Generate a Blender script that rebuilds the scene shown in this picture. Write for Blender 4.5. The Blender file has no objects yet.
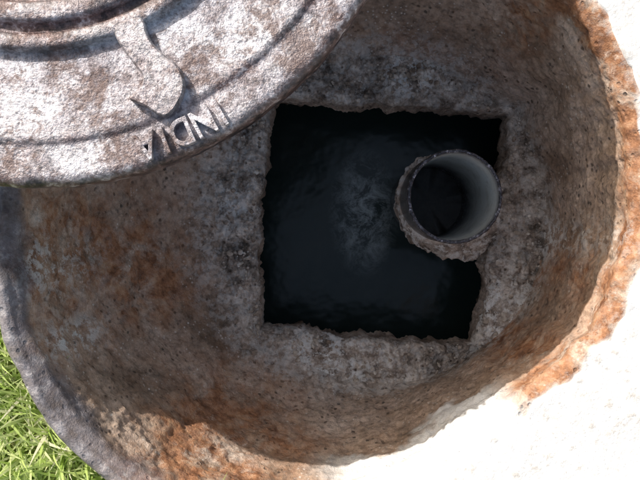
import bpy, bmesh, math, random
from mathutils import Vector, noise, Matrix
random.seed(7)
D=0.84; F=868.0; H=0.178; ZF=-0.25; ZW=-0.46
def P(px,py,z):
    s=(D-z)/F
    return Vector(((px-320)*s,(240-py)*s,z))
scene=bpy.context.scene
def link(o): scene.collection.objects.link(o); return o
def new_mesh(name,verts,faces,mat=None,smooth=True,attrs=None):
    me=bpy.data.meshes.new(name); me.from_pydata([tuple(v) for v in verts],[],faces); me.update()
    if smooth: me.polygons.foreach_set('use_smooth',[True]*len(me.polygons))
    if attrs:
        for k,v in attrs.items():
            a=me.attributes.new(k,'FLOAT','POINT'); a.data.foreach_set('value',v)
    if mat: me.materials.append(mat)
    return link(bpy.data.objects.new(name,me))
# ---------- node helpers
def mk(name):
    m=bpy.data.materials.new(name); m.use_nodes=True
    nt=m.node_tree; b=nt.nodes['Principled BSDF']
    return m,nt,b
def tex(nt): 
    return nt.nodes.new('ShaderNodeTexCoord').outputs['Object']
def noi(nt,vec,scale,detail=4,rough=.6,dist=0):
    n=nt.nodes.new('ShaderNodeTexNoise'); n.inputs['Scale'].default_value=scale; n.inputs['Detail'].default_value=min(detail,5)
    n.inputs['Roughness'].default_value=rough; n.inputs['Distortion'].default_value=dist
    nt.links.new(vec,n.inputs['Vector']); return n.outputs['Fac']
def vor(nt,vec,scale,feature='F1'):
    n=nt.nodes.new('ShaderNodeTexVoronoi'); n.inputs['Scale'].default_value=scale; n.feature=feature
    nt.links.new(vec,n.inputs['Vector']); return n
def ramp(nt,fac,stops):
    r=nt.nodes.new('ShaderNodeValToRGB'); cr=r.color_ramp
    while len(cr.elements)<len(stops): cr.elements.new(.5)
    for e,(p,c) in zip(cr.elements,stops):
        e.position=p; e.color=(c,c,c,1) if not isinstance(c,(tuple,list)) else (*c,1)
    nt.links.new(fac,r.inputs['Fac']); return r.outputs['Color']
def mix(nt,fac,a,b,typ='MIX'):
    n=nt.nodes.new('ShaderNodeMix'); n.data_type='RGBA'; n.blend_type=typ
    for s,v in ((n.inputs[0],fac),(n.inputs[6],a),(n.inputs[7],b)):
        if isinstance(v,(int,float)): s.default_value=v
        elif isinstance(v,tuple): s.default_value=(*v,1)
        else: nt.links.new(v,s)
    return n.outputs[2]
def mth(nt,op,a,b=0.0,clamp=False):
    n=nt.nodes.new('ShaderNodeMath'); n.operation=op; n.use_clamp=clamp
    for s,v in ((n.inputs[0],a),(n.inputs[1],b)):
        if isinstance(v,(int,float)): s.default_value=v
        else: nt.links.new(v,s)
    return n.outputs[0]
def attr(nt,name):
    n=nt.nodes.new('ShaderNodeAttribute'); n.attribute_name=name; return n.outputs['Fac']
def bump(nt,b,h,strength=.5,dist=.003):
    n=nt.nodes.new('ShaderNodeBump'); n.inputs['Strength'].default_value=strength; n.inputs['Distance'].default_value=dist
    nt.links.new(h,n.inputs['Height']); nt.links.new(n.outputs['Normal'],b.inputs['Normal'])

# ---------- shaft concrete
m_shaft,nt,b=mk('old_concrete'); v=tex(nt)
base=ramp(nt,noi(nt,v,8,5,.7,.4),[(.32,(.21,.145,.10)),(.46,(.47,.345,.26)),(.58,(.61,.475,.385)),(.72,(.78,.655,.56))])
fine=ramp(nt,noi(nt,v,130,4,.75),[(.35,.42),(.5,.95),(.66,1.3)])
col=mix(nt,.85,base,fine,'MULTIPLY')
led=ramp(nt,noi(nt,v,24,5,.75,.2),[(.38,(.13,.105,.085)),(.5,(.44,.375,.32)),(.62,(.82,.77,.71))])
led=mix(nt,.85,led,fine,'MULTIPLY')
col=mix(nt,attr(nt,'ledge'),col,led)
vv=vor(nt,v,170); spk=ramp(nt,vv.outputs['Distance'],[(.16,1.0),(.26,0.0)])
nm=noi(nt,v,31,2)
spk=mth(nt,'MULTIPLY',spk,ramp(nt,nm,[(.50,0.0),(.60,1.0)]))
col=mix(nt,mth(nt,'MULTIPLY',spk,.7),col,(.85,.81,.76))
vv2=vor(nt,v,110); pit=ramp(nt,vv2.outputs['Distance'],[(.15,1.0),(.28,0.0)])
pit=mth(nt,'MULTIPLY',pit,ramp(nt,nm,[(.44,1.0),(.54,0.0)]))
col=mix(nt,mth(nt,'MULTIPLY',pit,.85),col,(.06,.045,.035))
rn=ramp(nt,noi(nt,v,24,5,.75,.3),[(.38,0.0),(.60,1.0)])
rc=ramp(nt,noi(nt,v,60,4,.7),[(.35,(.17,.07,.032)),(.52,(.40,.19,.095)),(.68,(.58,.36,.22))])
ra=mth(nt,'MULTIPLY',attr(nt,'rust'),rn,True)
col=mix(nt,ra,col,rc)
ef=mth(nt,'MULTIPLY',attr(nt,'pale'),ramp(nt,noi(nt,v,70,5,.75),[(.48,0.0),(.56,1.0)]),True)
col=mix(nt,ef,col,(.83,.82,.80))
pc=ramp(nt,noi(nt,v,40,4,.7),[(.3,(.72,.70,.67)),(.5,(.84,.83,.82)),(.7,(.88,.88,.88))])
col=mix(nt,attr(nt,'apron'),col,pc)
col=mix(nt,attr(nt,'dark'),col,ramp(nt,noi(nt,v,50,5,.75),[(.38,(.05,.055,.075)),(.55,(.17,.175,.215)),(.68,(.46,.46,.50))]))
nt.links.new(col,b.inputs['Base Color']); b.inputs['Roughness'].default_value=.7
h=mth(nt,'ADD',noi(nt,v,330,4,.7),mth(nt,'MULTIPLY',pit,-.7))
bump(nt,b,h,.8,.0022)

C=Vector(P(350,215,ZF)[:2])
poly=[P(x,y,ZF) for x,y in [(272,100),(330,99),(400,104),(460,110),(508,113),(508,150),(502,180),(496,215),(488,262),(487,295),(480,325),(474,344),(400,343),(330,333),(262,326),(259,250),(262,180)]]
poly=[Vector((p.x,p.y))-C for p in poly]
def ray_poly(c,s):
    best=1e9
    for i in range(len(poly)):
        a=poly[i]; e=poly[(i+1)%len(poly)]-a
        den=c*e.y-s*e.x
        if abs(den)<1e-12: continue
        t=(a.x*e.y-a.y*e.x)/den; u=(a.x*s-a.y*c)/den
        if t>0 and -1e-6<=u<=1+1e-6: best=min(best,t)
    return best
def ray_circ(c,s,cx,cy,r):
    dx=C.x-cx; dy=C.y-cy; bb=dx*c+dy*s; cc=dx*dx+dy*dy-r*r
    return -bb+math.sqrt(bb*bb-cc)
def fr(x,y,z,sc,o=5): return noise.fractal(Vector((x*sc,y*sc,z*sc)),0.9,2.1,o)
def sst(a,b_,x):
    t=max(0,min(1,(x-a)/(b_-a))); return t*t*(3-2*t)
N=1000
FC=P(382,219,ZF)
RT=[(-180,292),(-165,302),(-150,316),(-135,324),(-115,326),(-100,320),(-88,314),(-75,297),(-60,281),(-47,286),(-35,300),(-20,310),(0,315),(25,317),(45,314),(70,306),(90,304),(120,298),(150,292),(180,292)]
def Rf(a):
    a=math.degrees(a)
    for (a0,r0),(a1,r1) in zip(RT,RT[1:]):
        if a0<=a<=a1:
            t=(a-a0)/(a1-a0); t=t*t*(3-2*t); return (r0+(r1-r0)*t)*D/F
    return 292*D/F
RC=Vector((0,50*D/F))
def ray_rim(c,s):
    r=.3
    for _ in range(25):
        q=C+Vector((c,s))*r-RC
        r+= (Rf(math.atan2(q.y,q.x))-q.length)*.8
    return r
Hr=[];Fr=[];Rr=[];cs=[];LI=[]
for i in range(N):
    th=2*math.pi*i/N; c=math.cos(th); s=math.sin(th); cs.append((c,s))
    hr=ray_poly(c,s)
    hx,hy=C.x+c*hr,C.y+s*hr
    hr+=.005*fr(hx,hy,1,14,3)+.004*fr(hx,hy,4,60,5)
    f=ray_circ(c,s,FC.x,FC.y,.206); f=max(f,hr+.016)
    r=ray_rim(c,s)
    f=min(f,r-.008)
    right=sst(-.1,.7,c)
    rx,ry=C.x+c*r,C.y+s*r
    r+=(.002+.005*right)*fr(rx,ry,2,8,3)+(.0006+.0028*right)*fr(rx,ry,2,38,4)
    Hr.append(hr);Fr.append(f);Rr.append(r); LI.append(.044*sst(-.15,.5,-c))
for _ in range(30): Fr=[(Fr[i-1]+Fr[i]+Fr[(i+1)%N])/3 for i in range(N)]
Fr=[max(Fr[i],Hr[i]+.010) for i in range(N)]
V=[];A={'ledge':[],'rust':[],'pale':[],'apron':[],'dark':[]}
def gs(x,y,px,py,z,rad):
    q=P(px,py,z); return math.exp(-((x-q.x)**2+(y-q.y)**2)/(rad*rad))
def add_ring(fn):
    for i in range(N):
        (x,y,z,a)=fn(i); V.append((x,y,z))
        for k in A: A[k].append(a.get(k,0.0))
NR=0
def under(k):
    def f(i):
        c,s=cs[i]; r,z=k
        if r is None: rr=Hr[i]+z[1]; zz=ZF+z[0]
        else: rr=r; zz=z
        x,y=C.x+c*rr,C.y+s*rr
        if r is None:
            rr+=.006*fr(x,y,zz,50,4); x,y=C.x+c*rr,C.y+s*rr
        return (x,y,zz,{'ledge':.6})
    return f
for k in [(.42,-.52),(.42,-.34),(None,(-.085,.03)),(None,(-.07,.004)),(None,(-.055,.0)),(None,(-.04,-.002)),(None,(-.028,.001)),(None,(-.018,.0))]:
    add_ring(under(k)); NR+=1
def lz(x,y):
    n1=fr(x,y,3,40,5)
    return .008*fr(x,y,0,10,3)+.0070*n1+.0038*fr(x,y,3,140,4)
NL=46
for j in range(NL):
    t=j/NL
    def f(i,t=t):
        c,s=cs[i]; r=Hr[i]+(Fr[i]-Hr[i])*t; x,y=C.x+c*r,C.y+s*r
        de=r-Hr[i]; z=ZF+lz(x,y)-.010*math.exp(-de/.004)
        pale=.3+1.6*gs(x,y,412,73,ZF,.025)+.8*gs(x,y,330,370,ZF,.06)+.7*gs(x,y,240,200,ZF,.03)+1.1*gs(x,y,495,310,ZF,.035)
        return (x,y,z,{'ledge':1,'pale':min(1.6,pale),'rust':.25*(.5+.5*fr(x,y,7,5,2))})
    add_ring(f); NR+=1
NWL=140
for j in range(NWL+1):
    t=j/NWL
    def f(i,t=t):
        c,s=cs[i]
        a=.45*t+.55*math.sin(t*math.pi/2); bz=.5*t+.5*(1-math.cos(t*math.pi/2))
        r=Fr[i]+(Rr[i]-Fr[i])*a; z=ZF*(1-bz)+LI[i]*sst(.5,1,t)
        x,y=C.x+c*r,C.y+s*r
        lo=.010*fr(x,y,z,10,3); mi=.0026*fr(x,y,z+3,45,5); fi=.0016*fr(x,y,z,140,4)
        rid=.0010*math.sin(z*105+2*fr(x,y,z,5,2))*sst(.15,.4,t)
        w=1-sst(.0,.4,t)
        if w>0: z+= w*lz(x,y)
        dr=(1-w)*(lo*.4+mi+fi+rid)*(1-.75*sst(.88,1,t))
        dr+=.008*sst(.95,1,t)**2
        r+=dr; x,y=C.x+c*r,C.y+s*r
        right=sst(.1,.8,c)
        rust=.10+.5*sst(.35,1,fr(x,y,z+9,5,3)+.4)
        rust+=1.7*right*sst(.84,.97,t)
        rust+=.9*gs(x,y,590,275,-.04,.035)+1.2*gs(x,y,548,360,-.02,.035)+1.2*gs(x,y,525,20,-.12,.035)
        rust+=1.1*gs(x,y,190,425,-.1,.045)+.9*gs(x,y,140,290,-.12,.06)+.8*gs(x,y,110,230,-.1,.06)+.9*gs(x,y,240,440,-.08,.06)
        pale=.04+.8*gs(x,y,45,265,-.03,.03)+.9*gs(x,y,80,335,-.06,.018)+.7*gs(x,y,575,235,-.12,.02)+.4*(1-sst(.05,.3,t))
        an=math.degrees(math.atan2(y-RC.y,x-RC.x))
        cem=sst(-95,-80,an)*(1-sst(-52,-44,an))
        apn=cem*sst(.66,.80,t+.25*fr(x,y,z+4,16,4))
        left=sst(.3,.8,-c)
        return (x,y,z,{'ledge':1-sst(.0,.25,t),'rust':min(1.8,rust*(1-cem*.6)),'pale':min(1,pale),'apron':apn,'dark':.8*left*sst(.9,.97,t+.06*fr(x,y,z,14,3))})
    add_ring(f); NR+=1
for k,(dr,dz) in enumerate([(.0105,.001),(.014,.002),(.019,.002),(.025,.0015),(.032,.0),(.038,-.003),(.045,-.009),(.048,-.03),(.05,-.08)]):
    def f(i,dr=dr,dz=dz,k=k):
        c,s=cs[i]
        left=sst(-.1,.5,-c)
        dr=.008+(dr-.008)*(1-.62*left)
        r=Rr[i]+dr
        x,y=C.x+c*r,C.y+s*r
        z=dz+.002*fr(x,y,0,18,4)+.0012*fr(x,y,0,90,3)+LI[i]*(1 if k<7 else .3)
        an=math.degrees(math.atan2(y-RC.y,x-RC.x))
        cem=sst(-95,-80,an)*(1-sst(-52,-44,an))
        ap=(1-left)*max(cem,sst(.012,.020,dr+.012*fr(x,y,8,22,4)))
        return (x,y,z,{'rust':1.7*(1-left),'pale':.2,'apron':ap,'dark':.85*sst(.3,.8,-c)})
    add_ring(f); NR+=1
faces=[]
for j in range(NR-1):
    for i in range(N):
        i2=(i+1)%N
        faces.append((j*N+i2,(j+1)*N+i2,(j+1)*N+i,j*N+i))
shaft=new_mesh('manhole_shaft',V,faces,m_shaft,True,A)

# ---------- apron
m_ap,nt,b=mk('pale_cement'); v=tex(nt)
col=ramp(nt,noi(nt,v,14,5,.7,.2),[(.3,(.70,.68,.66)),(.5,(.83,.82,.81)),(.7,(.88,.88,.88))])
col=mix(nt,mth(nt,'MULTIPLY',ramp(nt,noi(nt,v,90,4,.7),[(.54,0.0),(.68,1.0)]),.6),col,(.45,.41,.37))
nt.links.new(col,b.inputs['Base Color']); b.inputs['Roughness'].default_value=.8
bump(nt,b,noi(nt,v,90,5,.7),.7,.003)
NA=500; V=[];faces=[]; K=34
for k in range(K):
    t=k/(K-1)
    for i in range(NA):
        j=i*2; c,s=cs[j]
        left=sst(-.05,.45,-c)
        r0=Rr[j]+.017*(1-left)+.010*left+.004*fr(c,s,5,9,4)
        out=r0+1.5*(1-left)+.002*left+ .04*fr(c,s,0,3,3)*(1-left)
        r=r0+(out-r0)*(t**2.2)
        x,y=C.x+c*r,C.y+s*r
        z=.0045*(1-left)+.0025*fr(x,y,0,6,3)+.0012*fr(x,y,0,50,4)-.02*left
        if k==0: z-=.012
        if k==K-1: z-=.05
        V.append((x,y,z))
for k in range(K-1):
    for i in range(NA):
        i2=(i+1)%NA; faces.append((k*NA+i,(k+1)*NA+i,(k+1)*NA+i2,k*NA+i2))
ap=new_mesh('concrete_apron',V,faces,m_ap)

# ---------- ground sheet
m_g,nt,b=mk('grassy_soil'); v=tex(nt)
col=ramp(nt,noi(nt,v,30,5,.7),[(.35,(.20,.19,.08)),(.5,(.34,.38,.13)),(.68,(.50,.52,.24))])
nt.links.new(col,b.inputs['Base Color']); b.inputs['Roughness'].default_value=.95
bump(nt,b,noi(nt,v,80,5,.7),.8,.01)
V=[];faces=[]; NG=200
rad=[.0,.02,.06,.12,.25,.5,1,2,5,15,50,150,400]
for k,rr in enumerate(rad):
    for i in range(NG):
        j=i*5; c,s=cs[j]; left=sst(-.1,.5,-c); r=Rr[j]+.044-.024*left+rr
        x,y=C.x+c*r,C.y+s*r
        V.append((x,y,-.028+(.006*fr(x,y,0,7,3) if rr<3 else 0)))
for k in range(len(rad)-1):
    for i in range(NG):
        i2=(i+1)%NG; faces.append((k*NG+i,(k+1)*NG+i,(k+1)*NG+i2,k*NG+i2))
new_mesh('ground',V,faces,m_g)

# ---------- water
m_w,nt,b=mk('dark_water'); v=tex(nt)
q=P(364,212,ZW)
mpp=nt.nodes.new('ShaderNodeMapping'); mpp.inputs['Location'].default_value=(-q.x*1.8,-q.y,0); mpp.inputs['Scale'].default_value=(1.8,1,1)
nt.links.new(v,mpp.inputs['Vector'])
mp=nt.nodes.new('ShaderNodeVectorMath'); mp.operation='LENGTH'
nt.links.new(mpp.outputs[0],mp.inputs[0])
pale_smear=ramp(nt,mp.outputs['Value'],[(.02,1.0),(.10,0.0)])
pale_smear=mth(nt,'MULTIPLY',pale_smear,ramp(nt,noi(nt,v,34,5,.85,.5),[(.43,0.0),(.66,1.0)]),True)  # pale mottled patch on the water, fading outward
col=mix(nt,pale_smear,(.022,.038,.034),(.62,.72,.74))
nt.links.new(col,b.inputs['Base Color']); b.inputs['Roughness'].default_value=.2; b.inputs['Specular IOR Level'].default_value=.35
bump(nt,b,noi(nt,v,14,3,.5),.3,.01)
V=[(.42*math.cos(2*math.pi*i/64)+C.x,.42*math.sin(2*math.pi*i/64)+C.y,0) for i in range(64)]
w=new_mesh('sewer_water',V,[tuple(range(64))],m_w,False); w.location.z=ZW

# ---------- pipe
m_p,nt,b=mk('grey_pvc'); v=tex(nt)
col=ramp(nt,noi(nt,v,22,5,.7,.5),[(.3,(.70,.71,.66)),(.5,(.82,.84,.82)),(.7,(.87,.88,.87))])
grime=ramp(nt,noi(nt,v,45,5,.75,.3),[(.50,0.0),(.68,1.0)])
col=mix(nt,mth(nt,'MULTIPLY',grime,.45),col,(.28,.25,.20))
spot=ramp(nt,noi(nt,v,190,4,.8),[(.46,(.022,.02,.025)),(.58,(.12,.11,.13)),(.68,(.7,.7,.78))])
col=mix(nt,attr(nt,'dirt_shade'),col,spot)  # rim dirt, plus shade painted into the lower bore
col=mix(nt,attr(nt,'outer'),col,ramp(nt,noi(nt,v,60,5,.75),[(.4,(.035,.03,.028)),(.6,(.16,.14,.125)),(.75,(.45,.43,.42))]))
nt.links.new(col,b.inputs['Base Color']); b.inputs['Roughness'].default_value=.25
bump(nt,b,noi(nt,v,120,5,.7),.25,.0015)
PZ=-.135; pr=.0535; TA=.022
prof=[]
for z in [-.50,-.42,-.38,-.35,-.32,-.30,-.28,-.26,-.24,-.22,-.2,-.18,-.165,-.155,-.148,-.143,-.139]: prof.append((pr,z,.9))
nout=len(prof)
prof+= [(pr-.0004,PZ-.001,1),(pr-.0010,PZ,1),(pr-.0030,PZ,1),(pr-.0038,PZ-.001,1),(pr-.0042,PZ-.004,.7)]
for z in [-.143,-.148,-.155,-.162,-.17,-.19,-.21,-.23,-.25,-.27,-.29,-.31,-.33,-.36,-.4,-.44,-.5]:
    prof.append((pr-.0044,z,(.5 if z>=-.145 else (.15 if z>-.15 else min(1,max(0,(-.31-z)*10))))))  # bore colour darkens downward, painting in the shade of its depth
NP=220; V=[];dirt_shade=[];outer=[];faces=[]
pc0=P(455,196.5,PZ)
for k,(r,z,d) in enumerate(prof):
    for i in range(NP):
        th=2*math.pi*i/NP; c=math.cos(th); s=math.sin(th)
        top=sst(PZ-.012,PZ-.002,z)
        dz=top*(.0014*fr(c,s,0,5,4)+.0008*fr(c,s,3,18,3))
        rr=r+top*.0006*fr(c,s,1,9,3)
        if r>pr-.001 : rr+=.0004*fr(c*.3,s*.3,z*3,18,3)
        V.append((c*rr,s*rr,z+dz-PZ)); dirt_shade.append(max(0,min(1,d+(.25*fr(c,s,z*10,2,3) if z<-.15 else 0))))
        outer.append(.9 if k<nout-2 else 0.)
for k in range(len(prof)-1):
    for i in range(NP):
        i2=(i+1)%NP; faces.append((k*NP+i,k*NP+i2,(k+1)*NP+i2,(k+1)*NP+i))
pipe=new_mesh('pvc_pipe',V,faces,m_p,True,{'dirt_shade':dirt_shade,'outer':outer})
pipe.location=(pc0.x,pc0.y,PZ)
pipe.rotation_euler=(TA,-TA,0)
m_s,nt,b=mk('bore_shade'); v=tex(nt)
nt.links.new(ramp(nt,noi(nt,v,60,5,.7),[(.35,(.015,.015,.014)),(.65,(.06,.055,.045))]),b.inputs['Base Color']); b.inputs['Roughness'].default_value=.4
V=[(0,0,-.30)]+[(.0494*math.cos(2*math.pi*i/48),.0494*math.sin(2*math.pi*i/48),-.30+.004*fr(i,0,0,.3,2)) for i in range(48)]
dark_bore_disc=new_mesh('dark_bore_disc',V,[(0,1+i,1+(i+1)%48) for i in range(48)],m_s); dark_bore_disc.parent=pipe  # dark disc closing the bore, its colour standing in for unlit depth
def mortar():
    V=[];fa=[]
    n1,n2=260,50
    for i in range(n1):
        th=2*math.pi*i/n1; c=math.cos(th); s=math.sin(th)
        f=1-sst(-.2,.5,(-c*.75+s*.66)) 
        for k in range(n2):
            t=k/(n2-1)
            lowr=max(0,c*.85-s*.5)**1.5
            wd=.002+.008*f*(1+.8*fr(c,s,3,3,3))+.020*lowr
            z=ZF+.016*f-.002-(.016*f+.045)*t
            bx=pc0.x+(PZ-z)*TA; by=pc0.y+(PZ-z)*TA
            r=pr-.0015+wd*math.sin(t*math.pi)**.8+wd*.2*t
            x,y=bx+c*r,by+s*r
            ee=math.sin(min(1,t*3)*math.pi/2)
            n=(.0045*fr(x,y,z,50,5)+.002*fr(x,y,z,150,4)+.003)*ee
            V.append((x+c*n,y+s*n,z+.005*fr(x,y,z+5,40,4)))
    for i in range(n1):
        for k in range(n2-1):
            i2=(i+1)%n1; fa.append((i*n2+k,i*n2+k+1,i2*n2+k+1,i2*n2+k))
    A={'ledge':[1.]*len(V),'pale':[1.0]*len(V),'rust':[.1]*len(V)}
    return new_mesh('mortar_collar',V,fa,m_shaft,True,A)
mc=mortar()
# rubble crumbs
V=[];fa=[]
bmi=bmesh.new(); bmesh.ops.create_icosphere(bmi,subdivisions=2,radius=1); iv=[v.co.copy() for v in bmi.verts]; ifc=[[v.index for v in f.verts] for f in bmi.faces]; bmi.free()
for n in range(800):
    if n<620:
        i=random.randrange(N); c,s=cs[i]; t=random.random()**1.2
        r=Hr[i]+.006+(Fr[i]+.01-Hr[i]-.006)*t; x,y=C.x+c*r,C.y+s*r
    else:
        q=P(412+random.gauss(0,16),74+random.gauss(0,6),ZF); x,y=q.x,q.y
    z=ZF+lz(x,y)
    sz=.0010+.0030*random.random()**3
    M=Matrix.Rotation(random.random()*6,3,Vector((random.random(),random.random(),1)).normalized())
    sx,sy,sz2=sz*random.uniform(.8,1.5),sz*random.uniform(.7,1.2),sz*random.uniform(.5,.9)
    o=len(V)
    for p in iv:
        q=p*(1+.35*noise.noise(p*1.6+Vector((n,0,0))))
        q=M@Vector((q.x*sx,q.y*sy,q.z*sz2)); V.append((x+q.x,y+q.y,z+q.z))
    fa+=[tuple(o+a for a in f) for f in ifc]
m_r,nt,b=mk('rubble_stone'); v=tex(nt)
nt.links.new(ramp(nt,noi(nt,v,45,4,.7),[(.35,(.22,.17,.13)),(.5,(.5,.43,.36)),(.64,(.82,.79,.75))]),b.inputs['Base Color']); b.inputs['Roughness'].default_value=.9
new_mesh('rubble',V,fa,m_r,False)

# ---------- cover
k=(D-H)/F
cc=P(30,-206,H)
m_c,nt,b=mk('worn_cast_iron'); v=tex(nt)
n1=noi(nt,v,14,5,.8,.3)
col=ramp(nt,n1,[(.38,(.18,.15,.16)),(.48,(.42,.40,.44)),(.58,(.62,.61,.66))])
col=mix(nt,.9,col,ramp(nt,noi(nt,v,240,4,.8),[(.36,.4),(.5,.98),(.64,1.3)]),'MULTIPLY')
bl=ramp(nt,noi(nt,v,19,5,.85,.2),[(.49,0.0),(.59,1.0)])
col=mix(nt,mth(nt,'MULTIPLY',bl,.78),col,(.125,.08,.07))
col=mix(nt,attr(nt,'edge'),col,ramp(nt,noi(nt,v,60,4,.75),[(.42,(.03,.022,.026)),(.55,(.17,.11,.105)),(.66,(.58,.53,.56))]))
nt.links.new(col,b.inputs['Base Color']); b.inputs['Roughness'].default_value=.33; b.inputs['Metallic'].default_value=.35
hh=mth(nt,'ADD',noi(nt,v,300,4,.75),mth(nt,'MULTIPLY',noi(nt,v,70,4,.6),.9))
bump(nt,b,hh,.75,.002)
prof=[(0,0),(60,0),(120,0),(180,0),(205,0),(208,.001),(210,.006),(213,.0075),(226,.0075),(229,.006),(231,.001),(233,0),(238,0),(240,.001),(242,.007),(245,.0085),(254,.0085),(257,.007),(259,.001),(262,0)]
prof+=[(r,0) for r in range(270,345,8)]+[(347,0),(350,-.0018),(354,-.002),(360,-.002),(366,-.002),(372,-.002),(380,-.002),(386,-.0025),(390,-.0045),(392.5,-.008),(393,-.012),(392,-.030),(388,-.034),(375,-.034),(370,-.024),(300,-.02),(120,-.02),(0,-.02)]
NC=720; V=[];fa=[];ed=[]
for kk,(r,z) in enumerate(prof):
    for i in range(NC):
        th=2*math.pi*i/NC; c=math.cos(th); s=math.sin(th); rr=r*k
        x,y=c*rr,s*rr
        nz=.0010*fr(x,y,0,16,4)+.0006*fr(x,y,0,80,4) if z>-.01 else 0
        if r>384 and z>-.033: rr+=.0012*fr(c,s,0,14,4); x,y=c*rr,s*rr
        V.append((x,y,z+nz)); 
        grv=1.0 if 229<r<243 or 205<r<211 or 346<r<352 else 0
        ed.append(1.0 if kk>len(prof)-10 else max(0,min(.95,sst(345,352,r)*.15+.7*sst(380,390,r)+.45*fr(x,y,3,26,4)+.5*grv+.45*(1-sst(255,275,r)))))
for kk in range(len(prof)-1):
    for i in range(NC):
        i2=(i+1)%NC; fa.append((kk*NC+i,(kk+1)*NC+i,(kk+1)*NC+i2,kk*NC+i2))
cover=bpy.data.objects.new('manhole_cover',None); link(cover); cover.location=cc
plate=new_mesh('plate',V,fa,m_c,True,{'edge':ed}); plate.parent=cover
def loc(px,py): return Vector(((px-30)*k,(-206-py)*k))
def relief(name,pts,h,mat=m_c,z0=-.004):
    n=len(pts)
    area=sum(pts[i][0]*pts[(i+1)%n][1]-pts[(i+1)%n][0]*pts[i][1] for i in range(n))
    if area<0: pts=pts[::-1]
    P2=[Vector(p) for p in pts]
    nrm=[]
    for i in range(n):
        t=(P2[(i+1)%n]-P2[i-1]).normalized(); nrm.append(Vector((-t.y,t.x)))
    V=[];fa=[]
    lv=[(0,z0),(0,h*.72),(.0006,h*.9),(.0015,h)]
    for ins,zz in lv:
        for p,nn in zip(P2,nrm):
            q=p+nn*ins; V.append((q.x,q.y,zz))
    for l in range(len(lv)-1):
        for i in range(n):
            i2=(i+1)%n; fa.append((l*n+i,l*n+i2,(l+1)*n+i2,(l+1)*n+i))
    fa.append(tuple((len(lv)-1)*n+i for i in range(n)))
    o=new_mesh(name,V,fa,mat,False,{'edge':[.3]*len(V)}); o.parent=cover; return o
def smoothpts(p,n=3):
    for _ in range(n):
        q=[]
        for i in range(len(p)):
            a=Vector(p[i]);b2=Vector(p[(i+1)%len(p)]); q+=[a*.75+b2*.25,a*.25+b2*.75]
        p=q
    return [tuple(x) for x in p]
tail=[(114,30),(128,22),(146,18),(150,40),(162,54),(180,66),(188,86),(182,104),(170,119),(160,117),(146,107),(128,101),(140,92),(147,80),(136,66),(122,48)]
relief('fishtail_relief',[loc(*p) for p in smoothpts(tail,3)],.0095)
ang=[30.9,27.9,24.2,21.3,18.4]
for ch,a in zip('INDIA',ang):
    cu=bpy.data.curves.new('t','FONT'); cu.body=ch; cu.size=.0300; cu.extrude=.0034; cu.bevel_depth=.0005; cu.align_x='CENTER'
    to=link(bpy.data.objects.new('t',cu))
    bpy.context.view_layer.update()
    me=bpy.data.meshes.new_from_object(to.evaluated_get(bpy.context.evaluated_depsgraph_get()))
    bpy.data.objects.remove(to)
    al=math.radians(a); rr=358.5*k
    d=Vector((math.sin(al),-math.cos(al),0))
    xax=d.cross(Vector((0,0,1)))
    M=Matrix(((xax.x,d.x,0,d.x*rr),(xax.y,d.y,0,d.y*rr),(0,0,1,.0014),(0,0,0,1)))
    me.transform(M@Matrix.Diagonal((.80,1,1,1)))
    me.materials.clear(); me.materials.append(m_c)
    at=me.attributes.new('edge','FLOAT','POINT'); at.data.foreach_set('value',[0.0]*len(me.vertices))
    o=link(bpy.data.objects.new('letter_'+ch,me)); o.parent=cover
# added out-of-view plinth under the cover, raising it to shade the shaft
u=Vector((-.603,.798)); t2=Vector((.798,.603)); c0=Vector((0,.048))+u*.340
bm=bmesh.new(); bmesh.ops.create_cube(bm,size=1)
for vv_ in bm.verts:
    a=vv_.co.x*.62; d=(vv_.co.y+.5)*.5; z=-.03+(vv_.co.z+.5)*(H-.034+.03-.0005)
    p=c0+t2*a+u*d; vv_.co=(p.x,p.y,z)
bmesh.ops.bevel(bm,geom=list(bm.edges),offset=.008,segments=2,affect='EDGES')
bmesh.ops.recalc_face_normals(bm,faces=bm.faces)
me=bpy.data.meshes.new('added_plinth'); bm.to_mesh(me); bm.free(); me.materials.append(m_ap)
link(bpy.data.objects.new('added_plinth',me))

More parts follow.
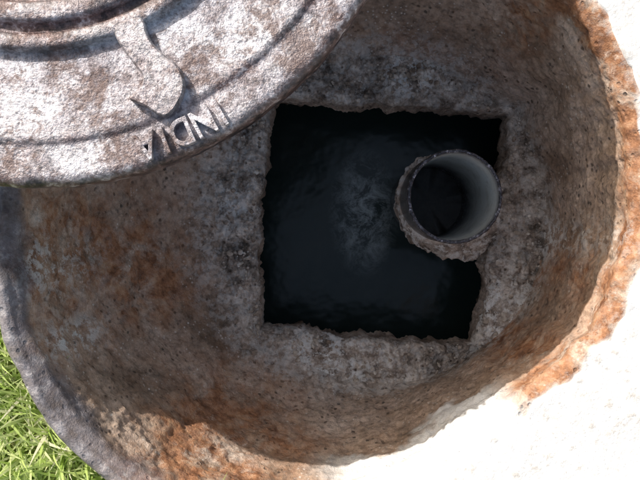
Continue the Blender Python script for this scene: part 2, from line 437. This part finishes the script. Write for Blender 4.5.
# ---------- grass
m_gr,nt,b=mk('grass_blade'); 
g=nt.nodes.new('ShaderNodeAttribute'); g.attribute_name='tone'
col=ramp(nt,g.outputs['Fac'],[(0,(.30,.44,.08)),(.5,(.58,.70,.26)),(.8,(.76,.80,.46)),(1,(.84,.81,.62))])
nt.links.new(col,b.inputs['Base Color']); b.inputs['Roughness'].default_value=.35
tr=nt.nodes.new('ShaderNodeBsdfTranslucent'); nt.links.new(col,tr.inputs['Color'])
ms=nt.nodes.new('ShaderNodeMixShader'); ms.inputs[0].default_value=.4
nt.links.new(b.outputs[0],ms.inputs[1]); nt.links.new(tr.outputs[0],ms.inputs[2]); nt.links.new(ms.outputs[0],nt.nodes['Material Output'].inputs[0])
V=[];fa=[];tone=[]
cnt=0
while cnt<13000:
    x=random.uniform(-1.3,.0) if random.random()<.35 else random.uniform(-.5,-.1); y=random.uniform(-1.0,.9) if random.random()<.35 else random.uniform(-.45,.1)
    dx,dy=x-C.x,y-C.y; th=math.atan2(dy,dx)%(2*math.pi); j=int(th/(2*math.pi)*N)%N
    rr=math.hypot(dx,dy); c=dx/rr
    lf=sst(-.05,.45,-c)
    if lf<.97 and rr<Rr[j]+1.5*(1-lf)+.1: continue
    if rr<Rr[j]+.030: continue
    pp=Vector((x,y))-c0; a_,d_=pp.dot(t2),pp.dot(u)
    if abs(a_)<.32 and -.01<d_<.52: continue
    cnt+=1
    L=random.uniform(.018,.060); wdt=random.uniform(.0010,.0024); az=random.uniform(0,6.28); lean=random.uniform(.3,1.2)
    ax,ay=math.cos(az),math.sin(az); o=len(V); tn=min(1,max(0,random.gauss(.5,.25)))
    for q in range(5):
        t=q/4; ll=L*t; ho=ll*math.sin(lean*(.4+.8*t)); zz=-.028+ll*math.cos(lean*(.4+.8*t))
        ww=wdt*(1-t**1.6)+.0001
        V.append((x+ax*ho-ay*ww,y+ay*ho+ax*ww,zz)); V.append((x+ax*ho+ay*ww,y+ay*ho-ax*ww,zz)); tone+=[tn,tn]
    for q in range(4): fa.append((o+2*q,o+2*q+1,o+2*q+3,o+2*q+2))
new_mesh('grass',V,fa,m_gr,True,{'tone':tone})

# ---------- light
EL=33; d=Vector((.68,-.733))
dirv=Vector((d.x*math.cos(math.radians(EL)),d.y*math.cos(math.radians(EL)),-math.sin(math.radians(EL))))
sl=bpy.data.lights.new('sun','SUN'); sl.energy=5; sl.angle=math.radians(.5); sl.color=(1,.95,.88)
so=link(bpy.data.objects.new('sun',sl)); so.rotation_euler=dirv.to_track_quat('-Z','Y').to_euler(); so.location=(-1,1,2)
wd=bpy.data.worlds.new('World'); scene.world=wd; wd.use_nodes=True; nt=wd.node_tree
sk=nt.nodes.new('ShaderNodeTexSky'); sk.sky_type='NISHITA'; sk.sun_disc=False; sk.sun_elevation=math.radians(EL)
sk.sun_rotation=math.atan2(-d.x,-d.y); sk.dust_density=6; sk.air_density=1.6
bg=nt.nodes['Background']; bg.inputs['Strength'].default_value=.15; nt.links.new(sk.outputs[0],bg.inputs['Color'])
cam=bpy.data.cameras.new('camera'); cam.sensor_width=36; cam.lens=F/640*36; cam.clip_start=.01; cam.clip_end=1000
co=link(bpy.data.objects.new('camera',cam)); co.location=(0,0,D); scene.camera=co
scene.view_settings.view_transform='Standard'; scene.view_settings.look='None'; scene.view_settings.exposure=0
